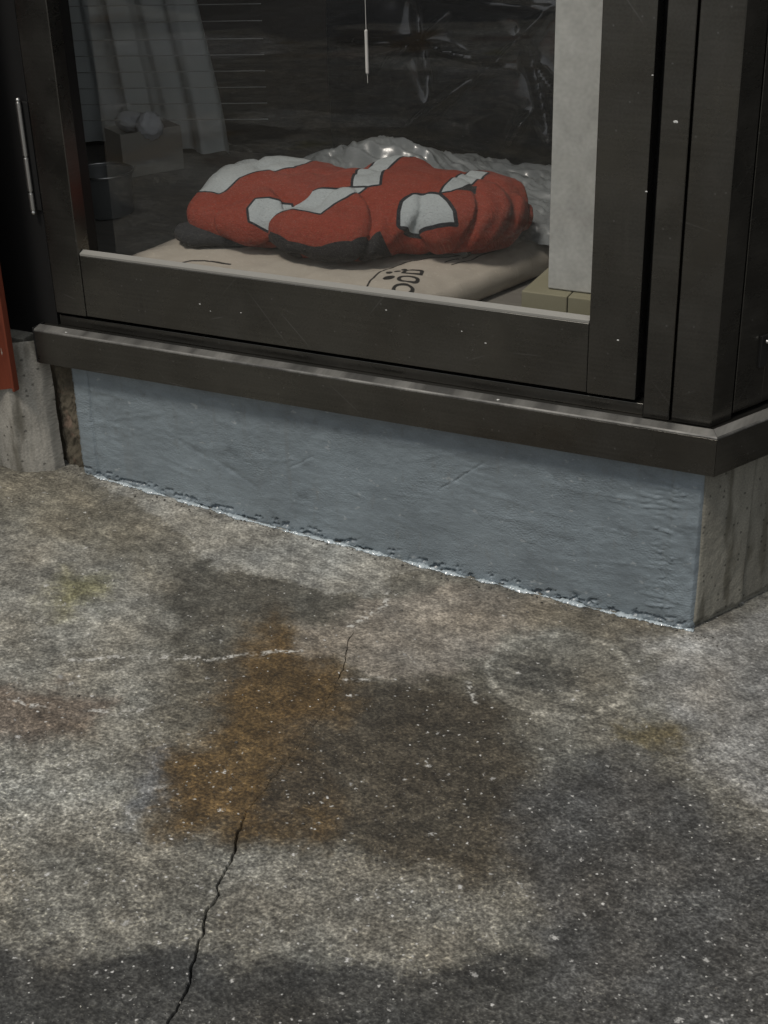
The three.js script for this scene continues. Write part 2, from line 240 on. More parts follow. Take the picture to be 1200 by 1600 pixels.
{ // loose grit lying on the concrete, thicker along the wall joint
  const r = rng(404), g = new THREE.IcosahedronGeometry(1, 1), p = g.attributes.position; for (let i = 0; i < p.count; i++) { const k = .75 + .5 * Math.abs(pn(p.getX(i) * 2.1 + 5, p.getY(i) * 2.1 + p.getZ(i))); p.setXYZ(i, p.getX(i) * k, p.getY(i) * k * .7, p.getZ(i) * k); } g.computeVertexNormals();
  const N = 620, im = new THREE.InstancedMesh(g, new THREE.MeshStandardMaterial({ color: 0xffffff, roughness: .9 }), N), M = new THREE.Matrix4(), q = new THREE.Quaternion(), e = new THREE.Euler(), c = new THREE.Color();
  for (let i = 0; i < N; i++) { let x, z; if (i < 330) { x = -1.2 + 1.25 * r(); z = .009 + .03 * r() * r(); } else { x = -1.3 + 1.6 * r(); z = .05 + 1.1 * r(); }
    const sz = (i < 330 ? .0008 : .001) + .0022 * Math.pow(r(), 3); e.set(r() * 6, r() * 6, r() * 6); M.compose(new THREE.Vector3(x, groundH(x, z) + sz * .35, z), q.setFromEuler(e), new THREE.Vector3(sz, sz * .8, sz * (.7 + .6 * r()))); im.setMatrixAt(i, M); const v = .06 + .34 * r() * r(); im.setColorAt(i, c.setRGB(v, v * .95, v * .85)); }
  im.name = 'loose_grit'; im.castShadow = im.receiveShadow = true; im.userData = { kind: 'stuff', label: 'loose grit scattered over the concrete', category: 'grit' }; scene.add(im);
}

// ---------------------------------------------------------------- shared materials
function speckTex(w, h, fn) { return dataTex(w, h, (d) => { for (let j = 0; j < h; j++) for (let i = 0; i < w; i++) { const c = fn(i, j), k = (j * w + i) * 4; d[k] = S8(c[0]); d[k + 1] = S8(c[1]); d[k + 2] = S8(c[2]); d[k + 3] = 255; } }, true); }
function heightTex(w, h, fn) { return dataTex(w, h, (d) => { for (let j = 0; j < h; j++) for (let i = 0; i < w; i++) { const c = 255 * clamp(fn(i, j)), k = (j * w + i) * 4; d[k] = d[k + 1] = d[k + 2] = c; d[k + 3] = 255; } }); }
// bronze-brown coated metal, 1 m of texture: faint rolling streaks, dust spots, tiny chips
const scr = []; { const r = rng(77); for (let i = 0; i < 70; i++) scr.push([r(), r(), (r() - .5) * 2.6, .008 + .05 * r() * r(), .3 + .7 * r()]); }
const bronzeMap = speckTex(1024, 1024, (i, j) => {
  const x = i / 1024, y = j / 1024; const v = 1 + .2 * fbm(x * 7, y * 9, 4) + .12 * pn(x * 6, y * 240) + .16 * pn(x * 300, y * 300);
  let c = [.118 * v, .114 * v, .104 * v];
  const ci = Math.floor(x * 70), cj = Math.floor(y * 70); if (hash2(ci + 9, cj + 33) < .05) { const px = (ci + .3 + .4 * hash2(ci, cj)) / 70, py = (cj + .3 + .4 * hash2(cj, ci)) / 70, q = sstep(.0018, .0005, Math.hypot(x - px, y - py) + .0006 * pn(x * 900, y * 900)) * .6; c = c.map(a => lerp(a, .3, q)); }
  const w = sstep(.1, .7, fbm(x * 13 + 4, y * 9, 5)) * .5 + sstep(.3, .7, fbm(x * 60, y * 7 + 9, 3)) * .4; c = c.map((a, k) => lerp(a, [.2, .19, .17][k], w * .3));
  for (const [sx, sy, sl, L, o] of scr) { const dx = x - sx; if (Math.abs(dx) > L || Math.abs(y - sy) > .15) continue; const d = Math.abs(y - sy - sl * dx) / Math.hypot(1, sl); if (d < .0012) { const q = sstep(.0011, .0003, d) * o * sstep(L, L * .3, Math.abs(dx)) * .45; c = c.map(a => lerp(a, .3, q)); } }
  return c;
});
const bronzeRough = heightTex(512, 512, (i, j) => .3 + .16 * fbm(i / 50, j / 50, 4) + .05 * pn(i / 6, j / 1.5));
const bronze = new THREE.MeshStandardMaterial({ map: bronzeMap, roughness: 1, roughnessMap: bronzeRough, metalness: .93 });
const nosing = new THREE.MeshStandardMaterial({ roughness: .42, metalness: .2, map: speckTex(1024, 64, (i, j) => { const x = i / 1024, y = j / 64, w = clamp(.45 + 1.1 * fbm(x * 18, y * 4, 4)), v = 1 + .25 * pn(x * 260, y * 40); return [lerp(.07, .21, w) * v, lerp(.069, .206, w) * v, lerp(.065, .192, w) * v]; }) });  // paler and more mottled than the sill below it
const blackPaint = new THREE.MeshStandardMaterial({ color: new THREE.Color().setRGB(.006, .006, .006), roughness: .55 });
const steel = new THREE.MeshStandardMaterial({ color: new THREE.Color().setRGB(.55, .55, .54), roughness: .34, metalness: 1 });
const beadMat = new THREE.MeshStandardMaterial({ color: new THREE.Color().setRGB(.26, .255, .235), roughness: .5 });
const glassMat = new THREE.MeshPhysicalMaterial({ color: 0xffffff, transmission: 1, thickness: 0, ior: 1.7, roughness: 0.0, metalness: 0 });
const chipMat = new THREE.MeshStandardMaterial({ color: new THREE.Color().setRGB(.62, .62, .6), roughness: .6 });
const concreteTex = (base) => speckTex(1024, 1024, (i, j) => { const x = i / 1024, y = j / 1024; // raw formed concrete, 0.6 m
  let v = 1 + .3 * fbm(x * 5, y * 3, 5) + .22 * fbm(x * 30, y * 5, 3) + .3 * pn(x * 190, y * 190) + .2 * pn(x * 380, y * 380);
  const st = sstep(.15, .55, fbm(x * 14 + 9, y * 3, 4)); let c = base.map(a => a * v); c = c.map((a, k) => lerp(a, [.07, .064, .045][k], st * .7));
  const ci = Math.floor(x * 60), cj = Math.floor(y * 60); if (hash2(ci + 3, cj + 133) < .08) { const q = sstep(.005, .002, Math.hypot(x - (ci + .5) / 60, y - (cj + .5) / 60) + .003 * pn(x * 300, y * 300)); c = c.map(a => a * (1 - .6 * q)); }
  return c; });
const concreteMap = concreteTex([.2, .192, .16]);
const concreteBump = heightTex(1024, 1024, (i, j) => { const x = i / 1024, y = j / 1024; return .5 + .2 * fbm(x * 30, y * 8, 3) + .2 * fbm(x * 130, y * 130, 2); });
const concrete = new THREE.MeshStandardMaterial({ map: concreteMap, bumpMap: concreteBump, bumpScale: .0016, roughness: .9 });
const CPER = .6;

// ---------------------------------------------------------------- the right-hand side of the bay: s along it, n out of it
const RA = THREE.MathUtils.degToRad(62), RD = [Math.cos(RA), -Math.sin(RA)], RN = [Math.sin(RA), Math.cos(RA)], TT = Math.tan(RA / 2);
const rw = (s, y, n) => [s * RD[0] + n * RN[0], y, s * RD[1] + n * RN[1]];
const SIDE = new THREE.Matrix4().makeBasis(new THREE.Vector3(RD[0], 0, RD[1]), new THREE.Vector3(0, 1, 0), new THREE.Vector3(RN[0], 0, RN[1]));
const WTOP = 2.05, LEN = .25;

// ---------------------------------------------------------------- plinth under the window
{
  const t = thing('plinth_wall', 'blue-grey painted low plinth wall under the display window', 'wall');
  // painted front: trowelled render under thick brushed paint; relief is modelled
  const strokes = []; { const r = rng(21); for (let i = 0; i < 45; i++) strokes.push([-1.15 + 1.13 * r(), .04 + .24 * r(), .02 + .07 * r(), (r() - .5) * .7, .0005 + .0012 * r(), .0018 + .003 * r()]);
    for (let k = 0; k < 26; k++) strokes.push([-.065 + .012 * r(), .03 + .0088 * k + .004 * r(), .02 + .035 * r(), -.12 + .5 * (r() - .3), .0034 * (.4 + r()), .0015]);
    strokes.push([-.40, .2, .055, .8, -.0035, .0013], [-.1, .215, .10, .02, .0028, .002], [-.115, .205, .05, .05, .002, .0015], [-.12, .15, .09, -.02, .0018, .002], [-.30, .17, .16, -.12, .0014, .004], [-.70, .17, .03, .6, -.003, .0015], [-.71, .245, .05, -.4, .0025, .0015], [-.86, .262, .025, 0, .003, .0016], [-.9, .15, .12, -.35, -.0016, .005], [-.83, .12, .05, -.5, -.002, .004]); }
  const relief = (x, y) => {
    let h = .0035 * fbm(x * 5, y * 5, 3) + .0008 * fbm(x * 26 + 2 * pn(x*9,y*9), y * 48, 3) * (.4 + 1.2 * clamp(.5 + fbm(x * 5 + 3, y * 8, 2))) + .0003 * pn(x * 90, y * 150);
    for (const [cx, cy, L, sl, a, w] of strokes) { const dx = x - cx; if (Math.abs(dx) > L) continue; const dy = y - cy - sl * dx - .004 * pn(x * 40, cy * 90); if (Math.abs(dy) > w * 4) continue; h += a * Math.exp(-((dy / w) ** 2)) * sstep(L, L * .4, Math.abs(dx)) * (.6 + .8 * pn(x * 80, cy * 50)); }
    h += .0035 * sstep(-.052, -.046, x) * sstep(.0, -.004, x) * (1 + .6 * pn(x * 60, y * 50));                    // a second coat down the right edge
    h -= .004 * Math.exp(-(((x + 1.137 + .003 * pn(y * 20, 2)) / .002) ** 2));                                       // joint at the left
    h -= .006 * sstep(-.006, .0, x) + .004 * sstep(-1.168, -1.173, x);
    { const yy = y - groundH(x, .003); if (yy < .03) h -= .007 * sstep(.16, .42, pn(x * 48, y * 150) + .5 * pn(x * 170, y * 260 + 9) + .35 * pn(x * 7, 3)) * sstep(.022, .012, yy); }
    return h; };
  const g0 = -.03, ys = [], NU = 520, NV = 130, top = .33;
  const g = sheet(NU, NV, (u, v) => { const x = lerp(-1.173, 0, u) + (u < .004 ? .004 * pn(v * 60, 4) : 0), y = lerp(g0, top, v); return [x, y, relief(x, y), x + 1.2, y]; });
  const paint = new THREE.MeshPhysicalMaterial({ color: 0xffffff, roughness: .42, clearcoat: .4, clearcoatRoughness: .22,
    map: speckTex(2048, 512, (i, j) => { const x = i / 2048 * 1.2 - 1.2, y = j / 512 * .3;
      let v = 1 + .22 * fbm(x * 7, y * 9, 5) + .16 * fbm(x * 30, y * 60, 4) + .12 * pn(x * 300, y * 420); let c = [.185 * v, .222 * v, .247 * v];
      const li = .1 * sstep(-.7, -1.1, x + .1 * fbm(x * 6, y * 6, 3)); c = c.map(a => a * (1 + li));
      const bare = sstep(.52, .62, fbm(x * 38, y * 55 + 9, 4)); c = c.map((a, k) => lerp(a, [.42, .45, .46][k], bare * .4));
      const dk = sstep(.3, .8, fbm(x * 15 + 40, y * 22, 5)); const sc = sstep(.35, .6, fbm(x * 70 + 30, y * 22 + 5, 4)), rn = sstep(.3, .75, fbm(x * 34 + 80, y * 3.5, 4)); return c.map((a, k) => lerp(a * (1 - .28 * dk), [.15, .16, .16][k], clamp(.3 * rn + .25 * sc))); }),
    bumpMap: heightTex(2048, 512, (i, j) => { const x = i / 2048 * 1.2, y = j / 512 * .3; return .5 + .2 * fbm(x * 85 + 1.5 * pn(x * 20, y * 20), y * 150, 3) + .42 * pn(x * 260, y * 330) * clamp(.35 + 1.3 * fbm(x * 9, y * 12, 3)) + .2 * pn(x * 560, y * 560); }), bumpScale: .0016 });
  paint.map.repeat.set(1 / 1.2, 1 / .3); paint.bumpMap.repeat.set(1 / 1.2, 1 / .3);
  mesh('painted_face', g, paint, t).userData.label = 'blue-grey brushed paint on rough render';
  // bodies behind the paint and the raw concrete right side, split by a joint
  const side = (s0, s1, off) => { const NS = 40, NY = 90; return sheet(NS, NY, (u, v) => { const s = lerp(s0, s1, u), y = lerp(-.04, .33, v); const n = off - .004 + .0028 * fbm(s * 12 + 3, y * 5, 3) + .001 * fbm(s * 60, y * 60, 2) - .007 * sstep(.014, .004, y - groundH(rw(s, 0, 0)[0], rw(s, 0, 0)[2]) + .008 * fbm(s * 40, 3, 3)) - .006 * sstep(s0 + .004, s0, s) - .005 * sstep(s1 - .004, s1, s); const p = rw(s, y, n); return [...p, s / CPER, y / CPER]; }); };
  mesh('concrete_side', side(.0, .118, .004), concrete, t).userData.label = 'bare grey concrete return of the plinth';
  mesh('concrete_side', side(.1185, LEN, -.002), concrete, t);
  mesh('core', boxUV(prism([[-1.168, .012], [-.004, .012], rw(.24, 0, -.012).filter((_, i) => i !== 1).map((a, i) => i ? -a : a), [.1, 1.0], [-1.168, 1.0]], -.05, .31, (x, mz, y) => [x, y, -mz]), CPER), concrete, t);
  // lumpy bead of paint and filler where the wall meets the ground
  const bead = sheet(700, 10, (u, v) => { const x = lerp(-1.165, .002, u), a = v * Math.PI * 2, r = .0034 * Math.max(.05, .75 + 2.2 * fbm(x * 22, 1, 3) + .8 * fbm(x * 90, 4, 2) + .9 * pn(x * 240, a * .8)), zc = .0035 + .002 * pn(x * 40, 5);
    return [x, groundH(x, zc) + .001 + r * Math.sin(a) * .8, zc + r * 1.25 * Math.cos(a)]; });
  mesh('paint_bead', bead, new THREE.MeshPhysicalMaterial({ color: new THREE.Color().setRGB(.40, .46, .49), roughness: .3, clearcoat: .8, clearcoatRoughness: .1 }), t).userData.label = 'pale lumpy bead of paint along the ground';
}

// ---------------------------------------------------------------- bay window
{
  const t = thing('display_window', 'dark bronze metal framed display window with a wide sill on the painted plinth', 'window');
  const prof = [[.030, .2905], [.030, .3505], [.0285, .3522], [.0105, .3548], [-.07, .3548], [-.07, .2905]], nose = [[.0303, .3511], [.0303, .3532], [.0288, .3553], [.0118, .3586], [.0104, .3582], [.0104, .3551], [.0283, .3525]];
  const sill = mesh('sill', boxUV(prism(prof, (n) => -1.217, (n) => n * TT - .0003, (n, y, x) => [x, y, n])), bronze, t);
  mesh('sill', boxUV(prism(prof, (n) => -n * TT + .0003, LEN, (n, y, s) => rw(s, y, n))), bronze, t);
  mesh('sill_nosing', boxUV(prism(nose, -1.217, (n) => n * TT - .0003, (n, y, x) => [x, y, n])), nosing, t).userData.label = 'paler nosing along the sill edge';
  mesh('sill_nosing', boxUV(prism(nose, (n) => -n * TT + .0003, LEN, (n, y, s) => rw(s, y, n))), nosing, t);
  mesh('sill_end_cap', boxG(-1.2205, -1.2175, .291, .3575, -.07, .0305), blackPaint, t);
  const r = rng(5);
  const chip = (x, y, z, s, parent, flat) => { const g = new THREE.IcosahedronGeometry(1, 1), p = g.attributes.position; for (let i = 0; i < p.count; i++) { const k = .7 + .5 * Math.abs(pn(p.getX(i) * 3 + x * 90, p.getY(i) * 3 + y * 70)); p.setXYZ(i, p.getX(i) * s * k * 1.5, p.getY(i) * s * k * (flat ? .45 : .8), p.getZ(i) * s * k * (flat ? .9 : .35)); } g.computeVertexNormals(); g.translate(x, y, z); return mesh('paint_chip', g, chipMat, parent); };
  for (const [x, z, s] of [[-.33, .021, .004], [-.08, .016, .0035], [-.099, .02, .003], [-1.15, .024, .0028], [-.3, .018, .0022], [-.6, .02, .002], [-.27, .023, .002]]) chip(x, .3555, z, s, sill, true);
  // bottom frame member, gap, posts
  mesh('frame_rail', boxUV(boxG(-1.186, -.1055, .3551, .3735, -.05, -.008)), bronze, t);
  mesh('frame_backing', boxUV(boxG(-1.30, -.02, .3552, .43, -.075, -.052)), blackPaint, t);
  mesh('frame_backing', boxUV(boxG(-.13, -.012, .43, WTOP, -.075, -.045)), blackPaint, t);
  mesh('frame_backing', boxUV(boxG(-1.30, -1.14, .43, WTOP, -.085, -.045)), blackPaint, t);
  const pl = (a) => a.map(([x, z]) => [x, -z]);
  mesh('post', boxUV(upright(chamfer([[-.104, .04], [-.104, 0], [-.0638, 0], [-.0638, .04]], .0012), .3565, WTOP)), bronze, t);
  const c1 = rw(.046, 0, 0), c2 = rw(.046, 0, -.035);
  mesh('corner_post', boxUV(upright(chamfer([[-.0603, .04], [-.0603, 0], [0, 0], [c1[0], -c1[2]], [c2[0], -c2[2]]], .0014), .3565, WTOP)), bronze, t);
  mesh('hinge_jamb', boxUV(boxG(-1.30, -1.1885, .30, WTOP, -.045, -.004)), blackPaint, t);
  mesh('head_rail', boxUV(boxG(-1.30, -.004, WTOP, WTOP + .12, -.06, .002)), bronze, t);
  // hinged sash
  const sash = new THREE.Group(); sash.name = 'sash'; t.add(sash);
  mesh('stile', boxUV(boxG(-1.185, -1.1205, .3805, WTOP - .01, -.034, 0, .0016)), bronze, sash);
  mesh('stile', boxUV(boxG(-.1935, -.117, .3805, WTOP - .01, -.034, 0, .0016)), bronze, sash);
  const rail = mesh('bottom_rail', boxUV(boxG(-1.1200, -.1940, .3809, .4925, -.034, -.0012, .0016)), bronze, sash);
  mesh('top_rail', boxUV(boxG(-1.1200, -.1940, WTOP - .1, WTOP - .0105, -.034, -.0012, .0016)), bronze, sash);
  mesh('glazing_bead', prism([[-.0025, .4926], [-.0025, .4962], [-.0135, .5005], [-.0135, .4926]], -1.1195, -.1945, (z, y, x) => [x, y, z]), beadMat, sash);
  mesh('glass_pane', new THREE.PlaneGeometry(.934, WTOP - .1 - .486).translate(-.657, (.486 + WTOP - .1) / 2, -.016), glassMat, sash);
  for (const [x, y, s] of [[-.88, .435, .0015], [-.86, .425, .001], [-.80, .43, .0012], [-.53, .47, .0014], [-.40, .452, .0012], [-.36, .438, .0015]]) chip(x, y, -.0012, s, sash, false);
  chip(-.148, .473, 0, .0016, sash, false); chip(-.083, .80, 0, .003, t, false);
  chip(-.118, .70, 0, .0016, sash, false); chip(-.119, .86, 0, .0013, sash, false);
  // loose-pin hinge
  const hg = new THREE.Group(); hg.name = 'hinge'; t.add(hg);
  for (const [a, b] of [[.662, .752], [.601, .6585], [.567, .5975]]) { const k = new THREE.LatheGeometry([[0, a], [.0038, a], [.0045, a + .0008], [.0045, b - .0008], [.0038, b], [0, b]].map(q => new THREE.Vector2(...q)), 20); k.translate(-1.2, 0, .0065); mesh('knuckle', k, steel, hg); }
  mesh('leaf', boxG(-1.1995, -1.1855, .567, .752, -.0035, .0015, .0006), blackPaint, hg); mesh('pin', new THREE.CylinderGeometry(.0028, .0028, .192, 14).translate(-1.2, .6595, .0065), steel, hg);
  for (const y of [.7555, .5635]) mesh('finial', new THREE.SphereGeometry(.0042, 14, 10).translate(-1.2, y, .0065), steel, hg);
  // side sash on the right return
  const s2 = new THREE.Group(); s2.name = 'side_sash'; t.add(s2);
  const sm = (g) => boxUV(g).applyMatrix4(SIDE);
  mesh('stile', sm(boxG(.052, .116, .362, WTOP - .01, -.036, -.003, .0014)), bronze, s2);
  mesh('stile', sm(boxG(LEN - .08, LEN, .362, WTOP - .01, -.036, -.003, .0014)), bronze, s2);
  mesh('bottom_rail', sm(boxG(.1165, LEN - .0805, .362, .474, -.036, -.0042)), bronze, s2);
  mesh('top_rail', sm(boxG(.1165, LEN - .0805, WTOP - .1, WTOP - .01, -.036, -.0042)), bronze, s2);
  mesh('glass_pane', new THREE.PlaneGeometry(LEN - .19, WTOP - .1 - .47).translate((LEN + .036) / 2, (.47 + WTOP - .1) / 2, -.018).applyMatrix4(SIDE), glassMat, s2);
  mesh('frame_backing', sm(boxG(.03, .14, .36, WTOP, -.08, -.05)), blackPaint, t);
  mesh('frame_backing', sm(boxG(.03, LEN, .3567, .42, -.1, -.055)), blackPaint, t);
  mesh('head_rail', sm(boxG(.0, LEN, WTOP, WTOP + .12, -.06, .002)), bronze, t);
  const la = new THREE.Group(); la.name = 'latch'; t.add(la);
  mesh('latch_plate', sm(boxG(.098, .114, .425, .475, -.004, .001, .0008)), blackPaint, la);
  mesh('latch_arm', new THREE.CapsuleGeometry(.0032, .03, 6, 12).rotateZ(1.2).translate(.118, .462, .006).applyMatrix4(SIDE), steel, la);
}

// ---------------------------------------------------------------- building round the window
const plaster = new THREE.MeshStandardMaterial({ color: new THREE.Color().setRGB(.10, .095, .085), roughness: .9 });
{
  const w = thing('shop_wall', 'dark rendered shop wall above the display window, with an unseen darkening wall beside it', 'wall');
  mesh('upper_wall', boxG(-3.5, .9, WTOP + .122, 4.6, -1.6, -.12), plaster, w);
  const e = rw(LEN, 0, 0);
  mesh('unseen_side_wall', boxG(e[0] + .012, 4.2, -.1, 4.6, -1.6, e[2] - .02), new THREE.MeshStandardMaterial({ color: new THREE.Color().setRGB(.02, .019, .017), roughness: .7 }), w);  // unseen wall, set close and dark so the right faces mirror black
}
{ // neighbour on the left
  const c = thing('concrete_pillar', 'short grey concrete pillar base under the orange fabric', 'pillar');
  const front = sheet(60, 60, (u, v) => { // chamfered front with two arrises
    const Q = [[-1.75, .062], [-1.2705, .062], [-1.2655, .0575], [-1.2275, .0265], [-1.2225, .0205], [-1.2165, -.001]]; const T = [0, .4, .45, .88, .93, 1]; let i = 0; while (i < 4 && u > T[i + 1]) i++; const k = (u - T[i]) / (T[i + 1] - T[i]);
    const y = lerp(.02, .33, v), x = lerp(Q[i][0], Q[i + 1][0], k) + .0015 * fbm(y * 20, u * 20, 2), z = lerp(Q[i][1], Q[i + 1][1], k) + .002 * fbm(y * 30 + 7, x * 30, 3); return [x, y, z, x / CPER, y / CPER]; });
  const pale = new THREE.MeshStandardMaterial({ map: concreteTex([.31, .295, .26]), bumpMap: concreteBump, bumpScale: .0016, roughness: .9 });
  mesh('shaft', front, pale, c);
  mesh('cap', boxUV(boxG(-1.75, -1.245, .318, .332, -.2, .03), CPER), concrete, c);
  const d = thing('wall_joint', 'strip of crumbling brown render between the pillar and the blue plinth', 'wall');
  const brown = new THREE.MeshStandardMaterial({ roughness: .95, map: speckTex(512, 512, (i, j) => { const x = i / 512, y = j / 512, v = 1 + .5 * fbm(x * 6, y * 6, 5) + .3 * pn(x * 90, y * 90); const p = sstep(.1, .5, fbm(x * 9 + 8, y * 9, 4)); return [.1 * v + .06 * p, .086 * v + .03 * p, .062 * v + .025 * p]; }) });
  mesh('render', sheet(40, 80, (u, v) => { const x = lerp(-1.219, -1.170, u), y = lerp(.03, .31, v); return [x, y, -.014 + .006 * fbm(x * 60, y * 40, 4) + .003 * pn(x * 200, y * 200), (x + 1.3) / .25, y / .25]; }), brown, d);
  mesh('core', boxG(-1.26, -1.172, .0, .305, -.2, -.022), brown, d);
  const k = thing('black_panel', 'black panel put in for the dark void left of the display window hinge', 'door');  // black panel put in to stand for the dark void here
  mesh('board', boxG(-2.4, -1.302, .30, 2.3, -.09, -.03), blackPaint, k);
  mesh('stop', boxG(-1.335, -1.3025, .30, 2.3, -.028, .0), blackPaint, k);
  mesh('unseen_black_slab', boxG(-1.475, -1.43, .30, 2.3, .11, .5, .002), blackPaint, k).userData.label = 'added black slab out of view that darkens the left stile reflection';  // added out of view so the left stile mirrors black
  // orange fabric
  const fold = (x, y) => .012 * Math.sin(x * 62 + 1.3 * Math.sin(y * 5)) + .006 * fbm(x * 24, y * 6, 3) + .004 * Math.exp(-(((y - .372 - .2 * (x + 1.27)) / .006) ** 2));
  const cloth = new THREE.MeshPhysicalMaterial({ color: 0xffffff, roughness: .85, sheen: .2, sheenRoughness: .6, side: THREE.DoubleSide, map: speckTex(512, 512, (i, j) => { const x = i / 512, y = j / 512, v = 1 + .25 * fbm(x * 9, y * 3, 4) + .1 * pn(x * 220, y * 30); return [.15 * v, .028 * v, .009 * v]; }) });
  const f1 = sheet(70, 120, (u, v) => { const x = lerp(-1.75, -1.243, u), y = lerp(.247 + .004 * Math.sin(x * 60), 2.2, Math.pow(v, 1.6)); return [x, y, .075 + fold(x, y) * (1 - .7 * sstep(.96, 1, u)), x / .5, y / .5]; });
  const f2 = sheet(70, 120, (u, v) => { const x = lerp(-1.243, -1.75, u), y = lerp(.247 + .004 * Math.sin(x * 60), 2.2, Math.pow(v, 1.6)); return [x, y, .068 + fold(x, y) * (1 - .7 * sstep(.04, 0, u)), x / .5, y / .5]; });
  const ob = thing('orange_banner', 'orange fabric hanging beside the black panel above the concrete pillar', 'banner');
  mesh('cloth', mergeGeometries([f1, f2]), cloth, ob);
  mesh('hem', boxG(-1.2455, -1.2405, .2475, 2.2, .064, .079, .002), cloth, ob);
}

// ---------------------------------------------------------------- room behind the glass
const FL = .40;
{
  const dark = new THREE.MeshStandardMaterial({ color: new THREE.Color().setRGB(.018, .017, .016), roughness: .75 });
  const floorM = new THREE.MeshStandardMaterial({ roughness: .7, map: speckTex(512, 512, (i, j) => { const v = 1 + .2 * fbm(i / 60, j / 8, 4); return [.17 * v, .16 * v, .14 * v]; }) });
  struct(mesh('interior_floor', boxUV(boxG(-2.3, -.03, FL - .06, FL, -1.3, -.077)), floorM));
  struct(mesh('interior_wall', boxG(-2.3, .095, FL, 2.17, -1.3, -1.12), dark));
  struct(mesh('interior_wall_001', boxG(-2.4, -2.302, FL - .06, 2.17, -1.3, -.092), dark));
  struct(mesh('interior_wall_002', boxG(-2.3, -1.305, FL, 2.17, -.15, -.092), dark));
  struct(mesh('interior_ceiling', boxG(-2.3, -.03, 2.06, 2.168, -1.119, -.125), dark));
  const pw = new THREE.MeshStandardMaterial({ roughness: .8, map: speckTex(512, 512, (i, j) => { const x = i / 512, y = j / 512, v = 1 + .28 * fbm(x * 4, y * 4, 5) + .16 * fbm(x * 40, y * 30, 3) + .14 * pn(x * 170, y * 170); return [.42 * v, .425 * v, .4 * v]; }) });
  const p = thing('white_pillar', 'pale grey upright post standing inside the glass at the right', 'pillar');
  mesh('shaft', boxUV(boxG(-.302, -.128, .4955, 2.06, -.30, -.12, .003)), pw, p);
  const bw = new THREE.MeshStandardMaterial({ roughness: .85, color: new THREE.Color().setRGB(.24, .225, .15) });
  mesh('foot_block', boxG(-.338, -.262, FL, .4945, -.315, -.098, .002), bw, p); mesh('foot_block', boxG(-.2605, -.128, FL, .4945, -.315, -.098, .002), bw, p);
  const bp = tag(mesh('brown_panel', boxUV(boxG(-1.52, -1.165, FL, 2.05, -1.085, -1.06, .003)), new THREE.MeshStandardMaterial({ color: new THREE.Color().setRGB(.05, .044, .036), roughness: .5 })), 'dark brown flat panel behind the cushion, right of the curtain', 'panel');
}
{ // black plastic sheeting at the back
  const creases = [[-1.12, .68, -.93, .69, .012], [-1.02, .62, -.86, .75, .010], [-.96, .50, -.80, .62, .012], [-.72, .47, -.66, .56, .014], [-.93, .69, -.70, .64, .012], [-.80, .60, -.62, .78, .010], [-1.05, .80, -.6, .77, .012], [-.9, .55, -.95, .8, -.012], [-.7, .75, -.62, .5, -.012], [-1.1, .9, -.7, 1.3, .02], [-1.0, 1.3, -.5, .9, .02], [-.5, .6, -.2, 1.2, .02], [-.66, .66, -.60, .60, .014]];
  const cr = (x, y) => { let h = .035 * fbm(x * 2.4, y * 2.4, 2) + .006 * fbm(x * 9, y * 9, 2); for (const [ax, ay, bx, by, a] of creases) { const ex = bx - ax, ey = by - ay, t0 = ((x - ax) * ex + (y - ay) * ey) / (ex * ex + ey * ey), t = clamp(t0), d = Math.hypot(x - ax - t * ex, y - ay - t * ey) + .006 * pn(x * 20, y * 20); h += 1.6 * a * Math.exp(-Math.abs(d) / .008) * sstep(-.1, .3, t0) * sstep(1.1, .7, t0) * 1.6; } return h; };
  const g = sheet(200, 200, (u, v) => { const x = lerp(-1.15, .1, u), y = lerp(FL + .002, 1.75, v); return [x, y, -1.03 + cr(x, y)]; });
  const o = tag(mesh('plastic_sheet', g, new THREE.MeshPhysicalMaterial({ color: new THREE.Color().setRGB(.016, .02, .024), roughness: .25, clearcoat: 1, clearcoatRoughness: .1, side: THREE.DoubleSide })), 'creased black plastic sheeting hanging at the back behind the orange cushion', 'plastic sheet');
  // crumpled clear-grey wrap lying behind the cushion
  const h = (x, z) => { const d = Math.hypot((x + .82) / .19, (z + .62) / .13), w = .25 * pn(x * 8, z * 8), rg = (f, k) => 1 - Math.abs(fbm(x * f + w * f * .3 + k, z * f * 1.9 - x * f * .5, 3)) * 2.2; return .470 + .085 * Math.exp(-d * d) + .020 * rg(6, 2) + .009 * rg(15, 8); };
  const gw = sheet(170, 110, (u, v) => { const x = lerp(-1.08, -.31, u), z = lerp(-.90, -.43, v), e = Math.min(sstep(0, .08, u), sstep(1, .92, u), sstep(0, .1, v), sstep(1, .9, v)); return [x + .02 * pn(z * 20, 2), lerp(.455, h(x, z), .4 + .6 * e), z + .02 * pn(x * 20, 6)]; });
  tag(mesh('plastic_wrap', gw, new THREE.MeshPhysicalMaterial({ color: new THREE.Color().setRGB(.17, .185, .19), roughness: .35, clearcoat: .4, clearcoatRoughness: .15, side: THREE.DoubleSide })), 'crumpled grey plastic wrap heaped behind the orange cushion', 'plastic wrap');
}
